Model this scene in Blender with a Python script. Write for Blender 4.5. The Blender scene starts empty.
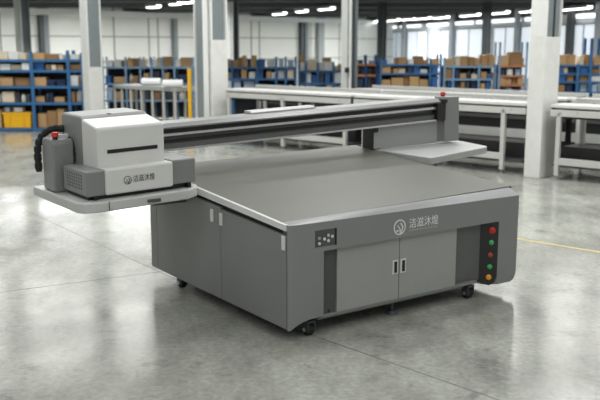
import bpy, bmesh, math, random
from mathutils import Vector, Matrix
random.seed(7)
S = bpy.context.scene
COL = S.collection
PI = math.pi

# ------------------------------------------------------------------ camera, world, big lights, exposure
CAMH = 2.07437
PITCH = 0.18434
FPX = 862.82
PY = 205.845
cam_data = bpy.data.cameras.new('camera')
cam_data.sensor_width = 36.0
cam_data.lens = FPX * 36.0 / 600.0
cam_data.shift_y = (PY - 200.0) / 600.0
cam_data.clip_start = 0.1
cam_data.clip_end = 200
cam_data.dof.use_dof = True
cam_data.dof.focus_distance = 6.6
cam_data.dof.aperture_fstop = 1.9
cam = bpy.data.objects.new('camera', cam_data)
COL.objects.link(cam)
cam.location = (0, 0, CAMH)
cam.rotation_euler = (PI / 2 - PITCH, 0, 0)
S.camera = cam

world = bpy.data.worlds.new('overcast_daylight')
S.world = world
world.use_nodes = True
bg = world.node_tree.nodes['Background']
bg.inputs[0].default_value = (1.0, 1.0, 0.99, 1)
bg.inputs[1].default_value = 0.54

S.view_settings.view_transform = 'Standard'
S.view_settings.look = 'None'
S.view_settings.gamma = 1.0
S.view_settings.use_curve_mapping = False
S.view_settings.exposure = 0.0
HIGH_BAY = 6.6          # height of the unseen ceiling over the printer, raised for the lighting
LOW_BAY = 3.42          # ceiling height over the storage aisle
BAY_STEP = 21.6         # where the ceiling steps down
FILL_PANEL_WATTS = 75.0
AISLE_FILL_WATTS = 165.0
ADDED_GLAZING_GLOW = 2.4
STRIP_GLOW = 5.0
WINDOW_GLOW = 0.62


def area(name, loc, sx, sy, watts, rot=(0, 0, 0), color=(1, 1, 1)):
    d = bpy.data.lights.new(name, 'AREA')
    d.shape = 'RECTANGLE'
    d.size = sx
    d.size_y = sy
    d.energy = watts
    d.color = color
    o = bpy.data.objects.new(name, d)
    COL.objects.link(o)
    o.location = loc
    o.rotation_euler = rot
    return o


# ------------------------------------------------------------------ helpers
def lin(c):
    return tuple(((v / 255.0) / 12.92 if v <= 10 else (((v / 255.0) + 0.055) / 1.055) ** 2.4) for v in c)


MATS = {}


def mat(name, rgb, rough=0.5, metal=0.0, noise=0.0, scale=8.0, emit=0.0, spec=0.5, bump=0.0, bscale=60.0):
    if name in MATS:
        return MATS[name]
    m = bpy.data.materials.new(name)
    m.use_nodes = True
    nt = m.node_tree
    p = nt.nodes['Principled BSDF']
    c = lin(rgb)
    p.inputs['Base Color'].default_value = (*c, 1)
    p.inputs['Roughness'].default_value = rough
    p.inputs['Metallic'].default_value = metal
    p.inputs['Specular IOR Level'].default_value = spec
    tc = nt.nodes.new('ShaderNodeTexCoord')
    if noise > 0:
        n = nt.nodes.new('ShaderNodeTexNoise')
        n.inputs['Scale'].default_value = scale
        n.inputs['Detail'].default_value = 5
        nt.links.new(tc.outputs['Object'], n.inputs['Vector'])
        r = nt.nodes.new('ShaderNodeMapRange')
        r.inputs['From Min'].default_value = 0.3
        r.inputs['From Max'].default_value = 0.7
        r.inputs['To Min'].default_value = 1 - noise
        r.inputs['To Max'].default_value = 1 + noise
        nt.links.new(n.outputs['Fac'], r.inputs['Value'])
        mx = nt.nodes.new('ShaderNodeVectorMath')
        mx.operation = 'SCALE'
        mx.inputs[0].default_value = c
        nt.links.new(r.outputs[0], mx.inputs['Scale'])
        nt.links.new(mx.outputs[0], p.inputs['Base Color'])
    if bump > 0:
        n2 = nt.nodes.new('ShaderNodeTexNoise')
        n2.inputs['Scale'].default_value = bscale
        nt.links.new(tc.outputs['Object'], n2.inputs['Vector'])
        b = nt.nodes.new('ShaderNodeBump')
        b.inputs['Strength'].default_value = bump
        b.inputs['Distance'].default_value = 0.01
        nt.links.new(n2.outputs['Fac'], b.inputs['Height'])
        nt.links.new(b.outputs[0], p.inputs['Normal'])
    if emit > 0:
        p.inputs['Emission Color'].default_value = (*c, 1)
        p.inputs['Emission Strength'].default_value = emit
    MATS[name] = m
    return m


class MB:
    """collects shapes and builds them as ONE mesh object"""

    def __init__(self):
        self.bm = bmesh.new()

    def box(self, x0, x1, y0, y1, z0, z1, fn=None):
        pts = [(x, y, z) for x in (x0, x1) for y in (y0, y1) for z in (z0, z1)]
        if fn:
            pts = [fn(*q) for q in pts]
        v = [self.bm.verts.new(q) for q in pts]
        for f in ((0, 1, 3, 2), (4, 6, 7, 5), (0, 4, 5, 1), (2, 3, 7, 6), (0, 2, 6, 4), (1, 5, 7, 3)):
            self.bm.faces.new([v[i] for i in f])
        return self

    def hexa(self, bottom, top):
        """eight corners: bottom ring and top ring"""
        a = [self.bm.verts.new(q) for q in bottom]
        b = [self.bm.verts.new(q) for q in top]
        n = len(a)
        self.bm.faces.new(a[::-1])
        self.bm.faces.new(b)
        for i in range(n):
            j = (i + 1) % n
            self.bm.faces.new((a[i], a[j], b[j], b[i]))
        return self

    def prism(self, poly, axis, lo, hi, fn=None):
        """polygon swept along an axis; poly holds the two other coordinates in xyz order"""
        def mk(p, t):
            q = {'x': (t, p[0], p[1]), 'y': (p[0], t, p[1]), 'z': (p[0], p[1], t)}[axis]
            return fn(*q) if fn else q
        return self.hexa([mk(p, lo) for p in poly], [mk(p, hi) for p in poly])

    def cyl(self, p0, p1, r0, r1=None, n=16):
        r1 = r0 if r1 is None else r1
        p0, p1 = Vector(p0), Vector(p1)
        d = (p1 - p0).normalized()
        a = d.orthogonal().normalized()
        b = d.cross(a)
        ring = lambda c, r: [tuple(c + r * (math.cos(2 * PI * k / n) * a + math.sin(2 * PI * k / n) * b)) for k in range(n)]
        return self.hexa(ring(p0, r0), ring(p1, r1))

    def tube(self, pts, r, n=8):
        for a, b in zip(pts[:-1], pts[1:]):
            self.cyl(a, b, r, r, n)
        return self

    def lathe(self, prof, cx, cy, n=14):
        rings = [[self.bm.verts.new((cx + r * math.cos(2 * PI * k / n), cy + r * math.sin(2 * PI * k / n), z)) for k in range(n)] for r, z in prof]
        for a, b in zip(rings[:-1], rings[1:]):
            for k in range(n):
                j = (k + 1) % n
                self.bm.faces.new((a[k], a[j], b[j], b[k]))
        self.bm.faces.new(rings[0][::-1])
        self.bm.faces.new(rings[-1])
        return self

    def build(self, name, m, parent=None, bevel=0.0, seg=2, smooth=False):
        bmesh.ops.recalc_face_normals(self.bm, faces=self.bm.faces[:])
        me = bpy.data.meshes.new(name)
        self.bm.to_mesh(me)
        self.bm.free()
        me.materials.append(m)
        o = bpy.data.objects.new(name, me)
        COL.objects.link(o)
        if parent:
            o.parent = parent
        if bevel > 0:
            b = o.modifiers.new('bevel', 'BEVEL')
            b.width = bevel
            b.segments = seg
            b.limit_method = 'ANGLE'
            b.angle_limit = math.radians(35)
            b.harden_normals = False
        if smooth:
            for p in me.polygons:
                p.use_smooth = True
            try:
                me.set_sharp_from_angle(angle=math.radians(40))
            except Exception:
                pass
        return o


def carve(o, cutters):
    """cut solids out of o for good (the cutters are removed)"""
    for c in cutters:
        b = o.modifiers.new('cut', 'BOOLEAN')
        b.operation = 'DIFFERENCE'
        b.object = c
        b.solver = 'EXACT'
    dg = bpy.context.evaluated_depsgraph_get()
    dg.update()
    me = bpy.data.meshes.new_from_object(o.evaluated_get(dg))
    mats = [m for m in o.data.materials]
    o.modifiers.clear()
    o.data = me
    me.materials.clear()
    for m in mats[:1]:
        me.materials.append(m)
    for p in me.polygons:
        p.material_index = 0
    for c in cutters:
        bpy.data.objects.remove(c)
    return o


def tag(o, label, cat, group=None, kind=None):
    o['label'] = label
    o['category'] = cat
    if group:
        o['group'] = group
    if kind:
        o['kind'] = kind
    return o


def struct(o, label=None, cat=None):
    o['kind'] = 'structure'
    if label:
        o['label'] = label
        o['category'] = cat
    return o


def empty(name, loc=(0, 0, 0), rz=0.0):
    o = bpy.data.objects.new(name, None)
    o.empty_display_size = 0.2
    COL.objects.link(o)
    o.location = loc
    o.rotation_euler = (0, 0, rz)
    return o


CP, SP = math.cos(PITCH), math.sin(PITCH)


def at(px, py, d):
    """point at ground distance d seen at a pixel of the 600 x 400 photograph"""
    u = (px - 300.0) / FPX
    w = -(py - PY) / FPX
    t = d / (CP + w * SP)
    return Vector((u * t, d, CAMH + (-SP + w * CP) * t))


RB = math.radians(48)       # the building's axes are turned against the viewing direction


def bld(X, Y, z=0.0):
    return Vector((X * math.cos(RB) - Y * math.sin(RB), X * math.sin(RB) + Y * math.cos(RB), z))


# ------------------------------------------------------------------ materials
GREY = mat('grey_powder_coat', (126, 128, 127), 0.42, noise=0.03, scale=3, bump=0.02, bscale=400)
SIDE = mat('side_grey_powder_coat', (122, 124, 123), 0.45, noise=0.03, scale=3)
DARKGREY = mat('dark_grey_metal', (74, 76, 75), 0.45, noise=0.04)
LIGHTGREY = mat('light_grey_metal', (150, 152, 150), 0.42, noise=0.03, scale=4)
DOORGREY = mat('cabinet_door_grey', (152, 154, 151), 0.38, noise=0.03, scale=3)
SILVER = mat('brushed_aluminium', (205, 206, 205), 0.32, metal=0.85, noise=0.06, scale=40)
TRIM = mat('pale_edge_trim', (208, 210, 208), 0.4, noise=0.02)
OFFWHITE = mat('off_white_cover', (208, 209, 205), 0.42, noise=0.02, scale=4)
TRAYWHITE = mat('pale_tray', (186, 188, 185), 0.45, noise=0.03, scale=5)
BLACK = mat('black_plastic', (20, 20, 20), 0.5, noise=0.1)
RUBBER = mat('black_rubber', (24, 24, 24), 0.7, noise=0.1)
BEDM = mat('printer_bed_surface', (84, 85, 76), 0.5, noise=0.03, scale=2.5, bump=0.03, bscale=300)
RED = mat('red_plastic', (205, 45, 32), 0.35, noise=0.03)
REDLED = mat('red_button', (190, 30, 24), 0.3, noise=0.03)
GREENLED = mat('green_button', (60, 175, 95), 0.3, noise=0.03)
AMBERLED = mat('amber_button', (240, 165, 20), 0.3, noise=0.03)
LOGO = mat('pale_logo_ink', (218, 220, 218), 0.5, noise=0.02)
LOGOFAINT = mat('faint_logo_ink', (158, 160, 158), 0.5, noise=0.02)
LOGODARK = mat('dark_logo_ink', (62, 64, 62), 0.5, noise=0.02)
KEYW = mat('pale_key', (205, 208, 212), 0.4, noise=0.02)


# ------------------------------------------------------------------ floor
def floor_material():
    m = bpy.data.materials.new('polished_concrete')
    m.use_nodes = True
    nt = m.node_tree
    p = nt.nodes['Principled BSDF']
    tc = nt.nodes.new('ShaderNodeTexCoord')

    def noise(scale, detail, rough=0.6, stretch=None):
        n = nt.nodes.new('ShaderNodeTexNoise')
        n.inputs['Scale'].default_value = scale
        n.inputs['Detail'].default_value = detail
        n.inputs['Roughness'].default_value = rough
        if stretch:
            mp = nt.nodes.new('ShaderNodeMapping')
            mp.inputs['Scale'].default_value = stretch
            mp.inputs['Rotation'].default_value = (0, 0, 0.5)
            nt.links.new(tc.outputs['Object'], mp.inputs['Vector'])
            nt.links.new(mp.outputs[0], n.inputs['Vector'])
        else:
            nt.links.new(tc.outputs['Object'], n.inputs['Vector'])
        return n

    def ramp(n, stops):
        r = nt.nodes.new('ShaderNodeValToRGB')
        e = r.color_ramp.elements
        e[0].position, e[0].color = stops[0][0], (*[stops[0][1]] * 3, 1)
        e[1].position, e[1].color = stops[1][0], (*[stops[1][1]] * 3, 1)
        for pos, v in stops[2:]:
            q = e.new(pos)
            q.color = (v, v, v, 1)
        nt.links.new(n.outputs['Fac'], r.inputs['Fac'])
        return r

    def mul(a, b):
        x = nt.nodes.new('ShaderNodeVectorMath')
        x.operation = 'MULTIPLY'
        nt.links.new(a, x.inputs[0])
        nt.links.new(b, x.inputs[1])
        return x.outputs[0]

    big = ramp(noise(0.45, 4, 0.55), [(0.32, 0.88), (0.68, 1.08)])
    mid = ramp(noise(1.6, 8, 0.68, (1.0, 0.45, 1)), [(0.36, 0.66), (0.60, 1.10)])
    fine = ramp(noise(22, 6, 0.7), [(0.32, 0.76), (0.68, 1.14)])
    stain = ramp(noise(2.7, 9, 0.75), [(0.35, 0.62), (0.44, 1.0)])
    base = nt.nodes.new('ShaderNodeRGB')
    base.outputs[0].default_value = (*lin(FLOOR_RGB), 1)
    c = mul(base.outputs[0], big.outputs[0])
    c = mul(c, mid.outputs[0])
    c = mul(c, fine.outputs[0])
    c = mul(c, stain.outputs[0])
    nt.links.new(c, p.inputs['Base Color'])
    rr = ramp(noise(1.1, 6, 0.6), [(0.3, 0.09), (0.7, 0.26)])
    nt.links.new(rr.outputs[0], p.inputs['Roughness'])
    p.inputs['Specular IOR Level'].default_value = 0.5
    b = nt.nodes.new('ShaderNodeBump')
    b.inputs['Strength'].default_value = 0.05
    b.inputs['Distance'].default_value = 0.01
    nt.links.new(noise(5, 5).outputs['Fac'], b.inputs['Height'])
    nt.links.new(b.outputs[0], p.inputs['Normal'])
    return m


FLOOR_RGB = (166, 168, 159)
f = MB()
f.box(-22, 22, -5, 60, -0.12, 0.0)
struct(f.build('floor', floor_material()))

JOINT = mat('floor_joint_filler', (92, 92, 86), 0.6, noise=0.15, scale=5)
YEL = mat('worn_yellow_floor_paint', (206, 184, 112), 0.5, noise=0.12, scale=6)


def strip_on_floor(name, m, X0, X1, Y0, Y1, h=0.0012):
    q = [bld(X0, Y0), bld(X1, Y0), bld(X1, Y1), bld(X0, Y1)]
    mb = MB()
    mb.hexa([(v.x, v.y, 0.0002) for v in q], [(v.x, v.y, h) for v in q])
    return mb.build(name, m)


def ground(px, py):
    u, w = (px - 300.0) / FPX, -(py - PY) / FPX
    t = -CAMH / (-SP + w * CP)
    return Vector((u * t, (CP + w * SP) * t, 0))


def joint(name, a, b, w=0.008):
    a, b = ground(*a), ground(*b)
    d = (b - a).normalized()
    nrm = Vector((-d.y, d.x, 0)) * w / 2
    a, b = a - d * 0.8, b + d * 0.8
    q = [a - nrm, b - nrm, b + nrm, a + nrm]
    return struct(MB().hexa([(v.x, v.y, 0.0002) for v in q], [(v.x, v.y, 0.0012) for v in q]).build(name, JOINT))


joint('trim_1', (47, 220), (175, 279))
joint('trim_2', (340, 345), (490, 397))
joint('trim_3', (-60, 300), (150, 273), 0.005)
struct(strip_on_floor('floor_marking', YEL, 8.37, 8.42, -3, 4.9, 0.0016))

# ------------------------------------------------------------------ walls, ceilings
WALLM = mat('pale_cladding', (222, 223, 217), 0.7, noise=0.02, scale=1)
GROOVE = mat('cladding_joint', (120, 126, 124), 0.6, noise=0.05)
CEILM = mat('dark_steel_deck', (62, 64, 65), 0.7, noise=0.1, scale=2)
BEAMM = mat('light_steel_beam', (150, 156, 156), 0.55, noise=0.05)
POSTM = mat('grey_steel', (120, 128, 130), 0.5, noise=0.06)
POSTDARK = mat('dark_steel', (62, 68, 70), 0.5, noise=0.06)
FLANGE = mat('white_painted_steel', (218, 220, 216), 0.5, noise=0.03)
CONC = mat('white_painted_concrete', (212, 213, 208), 0.75, noise=0.05, scale=6, bump=0.1, bscale=40)

LW = 27.0    # the far-left wall stands on building line Y = LW


def lwall_at(px):
    """building X where the far-left wall is seen at a pixel column"""
    k = (px - 300.0) / FPX * 1.006
    # x = k*y ; x = X cos - LW sin ; y = X sin + LW cos
    c, s = math.cos(RB), math.sin(RB)
    return LW * (k * c + s) / (c - k * s)


def slab(name, m, X0, X1, Y0, Y1, z0, z1, parent=None):
    q = [bld(X0, Y0), bld(X1, Y0), bld(X1, Y1), bld(X0, Y1)]
    mb = MB()
    mb.hexa([(v.x, v.y, z0) for v in q], [(v.x, v.y, z1) for v in q])
    return mb.build(name, m, parent)


CORNER_X = lwall_at(392)
wl = struct(slab('wall_back', WALLM, 6, CORNER_X + 0.3, LW, LW + 0.25, 0, LOW_BAY))
for z in (1.45, 2.36):
    slab('panel_joint', GROOVE, 6, CORNER_X, LW - 0.015, LW, z, z + 0.035, wl)
for px in (7, 32, 118, 152, 161, 252, 260, 310, 338):
    X = lwall_at(px)
    slab('panel_joint', GROOVE, X, X + 0.05, LW - 0.012, LW, 0, LOW_BAY, wl)
# posts standing against it
for px, w, m in ((46, 0.16, POSTDARK), (50, 0.2, POSTM), (176, 0.18, POSTM), (299.5, 0.16, POSTDARK), (304, 0.22, POSTM), (318, 0.4, BEAMM)):
    X = lwall_at(px)
    struct(slab('wall_post', m, X - w / 2, X + w / 2, LW - 0.2, LW - 0.02, 0, LOW_BAY - 0.05))
# eaves beam along the top of it
struct(slab('eaves_beam', mat('eaves_beam_paint', (226, 228, 226), 0.5, noise=0.03), 6, CORNER_X, LW - 0.6, LW - 0.22, LOW_BAY - 0.33, LOW_BAY - 0.14))

# far-right wall: a straight line between two points, P0 the far end
R0 = Vector((2.85, 54.4))
R1 = Vector((5.16, 44.5))
R2 = Vector((11.0, 19.6))
rd = (R2 - R1).normalized()
rn = Vector((-rd.y, rd.x))
if rn.x < 0:
    rn = -rn           # points away from the room


def rw(px):
    """distance along the right wall where it is seen at a pixel column"""
    k = (px - 300.0) / FPX * 1.006
    return (k * R1.y - R1.x) / (rd.x - k * rd.y)


def rslab(name, m, s0, s1, off0, off1, z0, z1, parent=None):
    q = [R1 + rd * s + rn * o for s, o in ((s0, off0), (s1, off0), (s1, off1), (s0, off1))]
    mb = MB()
    mb.hexa([(v.x, v.y, z0) for v in q], [(v.x, v.y, z1) for v in q])
    return mb.build(name, m, parent)


wr = struct(rslab('wall_right', mat('pale_blue_grey_cladding', (205, 210, 214), 0.7, noise=0.03, scale=1), -9, 26, 0.0, 0.25, 0, LOW_BAY))
WINM = mat('daylit_translucent_glazing', (226, 234, 243), 0.4, noise=0.02, scale=2, emit=WINDOW_GLOW)
STRIPM = mat('daylit_clerestory_glazing', (240, 245, 250), 0.3, emit=1.5)
FRAMEM = mat('window_frame_grey', (160, 167, 173), 0.5, noise=0.04)
for i, (a, b) in enumerate(((361, 372), (388, 402), (406, 424.5), (428, 449), (453, 479), (490, 513.5), (517, 560), (564, 592))):
    s0, s1 = rw(a), rw(b)
    w = struct(rslab('window_%d' % (i + 1), WINM if i > 1 else mat('dim_translucent_glazing', (206, 216, 226), 0.4, emit=0.3), s0, s1, -0.03, 0.02, 0.9, 2.72))
    fr = MB()
    for (o0, o1, z0, z1) in ((s0 - 0.05, s0, 0.9, 2.72), (s1, s1 + 0.05, 0.9, 2.72), (s0, s1, 2.70, 2.76), ((s0 + s1) / 2 - 0.02, (s0 + s1) / 2 + 0.02, 0.9, 2.72)):
        q = [R1 + rd * s + rn * o for s, o in ((o0, -0.06), (o1, -0.06), (o1, -0.01), (o0, -0.01))]
        fr.hexa([(v.x, v.y, z0) for v in q], [(v.x, v.y, z1) for v in q])
    fr.build('window_frame', FRAMEM, w)
for i, (a, b) in enumerate(((386, 394), (398, 418), (424, 446.5), (447.5, 469), (472, 515), (519, 528), (563, 590), (592, 602))):
    struct(rslab('window_%d' % (i + 9), STRIPM, rw(a), rw(b), -0.03, 0.02, 2.92, 3.04))
struct(rslab('trim_4', mat('dark_wall_band', (66, 70, 73), 0.6, noise=0.05), -9, 26, -0.02, -0.002, 3.06, LOW_BAY))
for px, w in ((404, 0.35), (451, 0.35), (515, 0.2), (567.5, 0.3), (596, 0.35)):
    s = rw(px)
    struct(rslab('wall_post', POSTDARK if px in (567.5,) else mat('pale_wall_post', (160, 167, 171), 0.5, noise=0.04), s - w / 2, s + w / 2, -0.22, -0.07, 0, LOW_BAY - 0.05))

# storage-aisle ceiling and the unseen high bay, raised for the lighting
c = MB()
c.box(-20, 20, BAY_STEP, 58, LOW_BAY, LOW_BAY + 0.2)
struct(c.build('ceiling', CEILM))
c = MB()
c.box(-20, 20, BAY_STEP - 0.2, BAY_STEP, LOW_BAY, HIGH_BAY + 0.2)
struct(c.build('wall_bulkhead', WALLM))
ADDED_GLAZING = mat('added_glow_glazing', (248, 247, 242), 0.4, emit=ADDED_GLAZING_GLOW)  # glowing windows added out of view for light and reflections on the floor
for i in range(8):
    xw = -14.5 + 3.7 * i
    w = MB().box(xw, xw + 3.3, BAY_STEP - 0.24, BAY_STEP - 0.19, LOW_BAY + 0.5, HIGH_BAY - 0.3)
    w = struct(w.build('window_%d' % (i + 20), ADDED_GLAZING))
    fr = MB()
    for k in range(4):
        fr.box(xw + 1.1 * k - 0.03, xw + 1.1 * k + 0.03, BAY_STEP - 0.27, BAY_STEP - 0.24, LOW_BAY + 0.5, HIGH_BAY - 0.3)
    fr.build('window_frame', FRAMEM, w)
c = MB()
c.box(-20, 20, -4.5, BAY_STEP, HIGH_BAY, HIGH_BAY + 0.2)
struct(c.build('ceiling_high', mat('pale_steel_deck', (150, 152, 152), 0.7, noise=0.05)))
for d in (24.5, 28.5, 33, 38, 44):
    c = MB()
    c.box(-20, 20, d, d + 0.25, LOW_BAY - 0.16, LOW_BAY)
    struct(c.build('ceiling_beam', mat('ceiling_beam_steel', (84, 88, 90), 0.6, noise=0.06)))

# ------------------------------------------------------------------ lamps
GLOW = mat('lamp_diffuser', (255, 255, 252), 0.4, emit=STRIP_GLOW)
HOUS = mat('lamp_housing', (150, 153, 154), 0.5, noise=0.03)


def strip_lamp(px0, py0, px1, py1, label, z=LOW_BAY - 0.22, hang=True):
    """a ceiling strip light between two seen ends, at its own height"""
    def pt(px, py):
        u = (px - 300.0) / FPX
        w = -(py - PY) / FPX
        t = (z - CAMH) / (-SP + w * CP)
        return Vector((u * t, (CP + w * SP) * t, z))
    A, B = pt(px0, py0), pt(px1, py1)
    mid = (A + B) / 2
    L = (B - A).length
    r = empty('ceiling_light', mid, math.atan2(B.y - A.y, B.x - A.x))
    tag(r, label, 'light', 'strip lights under the low ceiling')
    h = MB()
    h.box(-L / 2, L / 2, -0.09, 0.09, 0.05, 0.09)
    h.box(-L / 2, L / 2, -0.11, -0.09, 0.0, 0.09).box(-L / 2, L / 2, 0.09, 0.11, 0.0, 0.09)
    h.build('housing', HOUS, r)
    g = MB()
    g.prism([(-0.085, 0.05), (-0.085, -0.005), (-0.05, -0.03), (0.05, -0.03), (0.085, -0.005), (0.085, 0.05)], 'x', -L / 2 + 0.02, L / 2 - 0.02)
    g.build('diffuser', GLOW, r)
    for s in (-0.35, 0.35):
        MB().cyl((s * L, 0, 0.085), (s * L, 0, LOW_BAY - z), 0.012, n=6).build('hanger', POSTM, r)
    return r


for a in ((148, 7.3, 159, 6.7, 'strip light nearest the grey column on the dark ceiling, start of its row'),
          (171, 4.3, 180, 3.7, 'second strip light of the row above the back wall cladding'),
          (184.5, 2.6, 194, 2.0, 'strip light partly hidden behind the wide pillar with the plinth'),
          (273.5, 14.4, 285, 13.6, 'strip light lowest in its row, between the thin column and the wall corner'),
          (297, 11.8, 306.5, 11.2, 'middle strip light of the row left of the two-tone column'),
          (319.5, 9.6, 333, 8.6, 'strip light just before the two-tone column with the black box'),
          (360, 22.7, 367, 22.3, 'small far strip light just past the two-tone column'),
          (369, 22.2, 378, 21.5, 'far strip light cut by the dark column'),
          (385, 21.2, 399, 20.0, 'bright strip light right after the dark column'),
          (403, 19.8, 415.5, 19.0, 'second strip light after the dark column'),
          (417, 18.9, 430, 18.1, 'third strip light after the dark column'),
          (434, 18.2, 448, 17.2, 'fourth strip light after the dark column'),
          (461, 16.0, 479, 14.8, 'long strip light just before the second dark column'),
          (490.5, 13.8, 508, 12.4, 'strip light just after the second dark column'),
          (520.5, 12.0, 533, 11.2, 'strip light half hidden by the large white pillar'),
          (563, 10.0, 590, 7.6, 'longest strip light, past the large white pillar')):
    strip_lamp(*a[:4], a[4])

# panel lamps added above the picture as fill light for the printer hall
n = 0
for X, Y in ((-5, 0.8), (-1.5, 0.8), (2.0, 0.8), (5.5, 0.8), (-6.5, 7.5), (-3, 8.5), (1.0, 8.5), (5, 8.5), (9, 8.5),
             (-7, 11.5), (-3, 11.5), (1, 11.5), (5, 11.5), (9, 11.5), (-8, 17), (-3.5, 17), (1, 17), (5.5, 17), (10, 17)):
    r = empty('fill_panel_lamp', (X, Y, HIGH_BAY - 0.145), 0)
    tag(r, 'white panel lamp added unseen as fill light under the high ceiling', 'light', 'added fill lamps under the high ceiling')
    MB().box(-0.8, 0.8, -0.5, 0.5, 0.03, 0.12).build('housing', HOUS, r)
    MB().box(-0.75, 0.75, -0.45, 0.45, 0.0, 0.03).build('diffuser', mat('fill_panel_diffuser', (255, 255, 252), 0.4, emit=4.0), r)
    area('fill_panel_light', (X, Y, HIGH_BAY - 0.15), 1.5, 0.9, FILL_PANEL_WATTS * (2.0 if Y > 10 else 0.75 if Y > 5 else 1.2))
for X, Y in ((-8, 26.5), (-4.9, 26.6), (1, 29), (6, 25), (-5.5, 29.5), (-2, 33), (2, 36.5), (4, 40)):  # bare lights without fittings, added to brighten the back wall and aisle
    area('aisle_fill_light', (X, Y, LOW_BAY - 0.32), 3.0, 0.4, AISLE_FILL_WATTS)


# ------------------------------------------------------------------ columns
def column(name, label, px, d, w, h, plinth_y=None, web=POSTM, rz=0.0, flange=FLANGE):
    """a steel H-column; if plinth_y is given, its foot is boxed in concrete up to there"""
    base = at(px, 85, d)
    r = empty(name, (base.x, d, 0), rz)
    struct(r, label, 'column')
    hz = w / 2
    p0 = 0.0
    if plinth_y is not None:
        p0 = at(px, plinth_y, d).z
        MB().box(-hz, hz, -hz, hz, 0, p0).build('plinth', CONC, r, 0.012)
    MB().box(-hz, -hz + 0.07 * w / 0.4, -hz, hz, p0, h).build('flange', flange, r)
    MB().box(hz - 0.07 * w / 0.4, hz, -hz, hz, p0, h).build('flange', POSTM if flange is FLANGE else flange, r)
    MB().box(-hz, hz, -hz * 0.6, -hz * 0.4, p0, h).build('web', web, r)
    return r


# large white pillar at the right, between two conveyors
pb = bld(12.772, 6.335)
r = empty('pillar', (pb.x, pb.y, 0), RB)
struct(r, 'large white square pillar between two conveyor tables', 'column')
zt = at(551, 37, 13.6).z
MB().box(-0.255, 0.255, -0.135, 0.135, 0, zt).build('plinth', CONC, r, 0.012)
MB().box(-0.255, -0.23, -0.135, 0.135, zt, HIGH_BAY).build('flange', FLANGE, r)
MB().box(0.23, 0.255, -0.135, 0.135, zt, HIGH_BAY).build('flange', FLANGE, r)
MB().box(-0.23, 0.23, -0.10, -0.06, zt, HIGH_BAY).build('web', POSTM, r)
MB().box(0.02, 0.05, -0.125, -0.10, zt, HIGH_BAY).build('rib', POSTDARK, r)
# wide pillar behind the beam
pb = bld(12.72, 13.95)
r = empty('pillar', (pb.x, pb.y, 0), RB)
struct(r, 'wide pillar with white plinth behind the printer beam', 'column')
zt = at(213, 40, pb.y).z
MB().box(-0.22, 0.25, -0.18, 0.18, 0, zt).build('plinth', CONC, r, 0.012)
MB().box(-0.22, -0.18, -0.18, 0.18, zt, HIGH_BAY).build('flange', FLANGE, r)
MB().box(0.21, 0.25, -0.18, 0.18, zt, HIGH_BAY).build('flange', FLANGE, r)
MB().box(-0.18, 0.21, -0.12, -0.07, zt, HIGH_BAY).build('web', POSTM, r)
p2 = bld(12.40, 13.98)
r2 = empty('steel_column', (p2.x, p2.y, 0), RB)
struct(r2, 'slim pale steel column against the wide pillar', 'column')
MB().box(-0.065, 0.065, -0.15, -0.125, 0, HIGH_BAY).build('flange', FLANGE, r2)
MB().box(-0.065, 0.065, 0.125, 0.15, 0, HIGH_BAY).build('flange', FLANGE, r2)
MB().box(-0.02, 0.02, -0.125, 0.125, 0, HIGH_BAY).build('web', POSTM, r2)
# column at the end of the near blue rack
b = at(93.5, 85, 20.2)
r = empty('pillar', (b.x, b.y, 0), RB - 0.1)
struct(r, 'grey steel pillar on white plinth beside the near blue rack', 'column')
zt = at(97, 67, 20.2).z
MB().box(-0.15, 0.185, -0.14, 0.15, 0, zt).build('plinth', CONC, r, 0.01)
MB().box(-0.18, -0.15, -0.14, 0.17, 0, HIGH_BAY).build('flange', FLANGE, r)
MB().box(0.155, 0.185, -0.14, 0.15, zt, HIGH_BAY).build('flange', FLANGE, r)
MB().box(-0.15, 0.155, -0.10, -0.06, zt, HIGH_BAY).build('web', POSTM, r)

column('steel_column', 'grey column with white edge rising behind the near blue rack', 26, 23.4, 0.29, LOW_BAY, rz=RB)
column('steel_column', 'slim column with white front beside the wide pillar', 233.5, 27.0, 0.27, LOW_BAY, rz=RB, web=POSTDARK)
column('steel_column', 'two-tone column with a small black box at rack height', 349, 21.2, 0.28, HIGH_BAY, rz=RB, web=POSTDARK)
column('steel_column', 'dark column rising behind the racks past the two-tone column', 381, 26.5, 0.2, LOW_BAY, rz=RB, web=POSTDARK, flange=POSTDARK)
column('steel_column', 'second dark column rising behind the racks before the large pillar', 484.5, 26.5, 0.2, LOW_BAY, rz=RB, web=POSTDARK, flange=POSTDARK)
b = at(347, 70, 20.95)
sb = MB().box(b.x - 0.055, b.x + 0.055, b.y - 0.03, b.y + 0.06, b.z - 0.06, b.z + 0.06).build('switch_box', BLACK, None, 0.008)
tag(sb, 'small black switch box fixed on the two-tone column', 'switch box')

# yellow guard post
b = at(190, 100, 19.25)
yp = empty('guard_post', (b.x, b.y, 0))
tag(yp, 'yellow guard post standing by the wide pillar', 'post')
YP = mat('yellow_guard_paint', (238, 184, 32), 0.45, noise=0.04)
hz = at(190, 68.5, 19.25).z
MB().box(-0.042, 0.042, -0.042, 0.042, 0.02, hz).build('post', YP, yp, 0.01)
MB().box(-0.1, 0.1, -0.1, 0.1, 0, 0.02).build('base_plate', POSTDARK, yp)

# ------------------------------------------------------------------ conveyors
CONV = mat('conveyor_white', (186, 187, 182), 0.5, noise=0.03)
CONVTOP = mat('conveyor_belt_pale', (202, 202, 197), 0.5, noise=0.02)
CONVGREY = mat('conveyor_grey', (140, 143, 141), 0.5, noise=0.04)
ROLL = mat('roller_steel', (150, 152, 150), 0.35, metal=0.7, noise=0.05)


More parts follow.
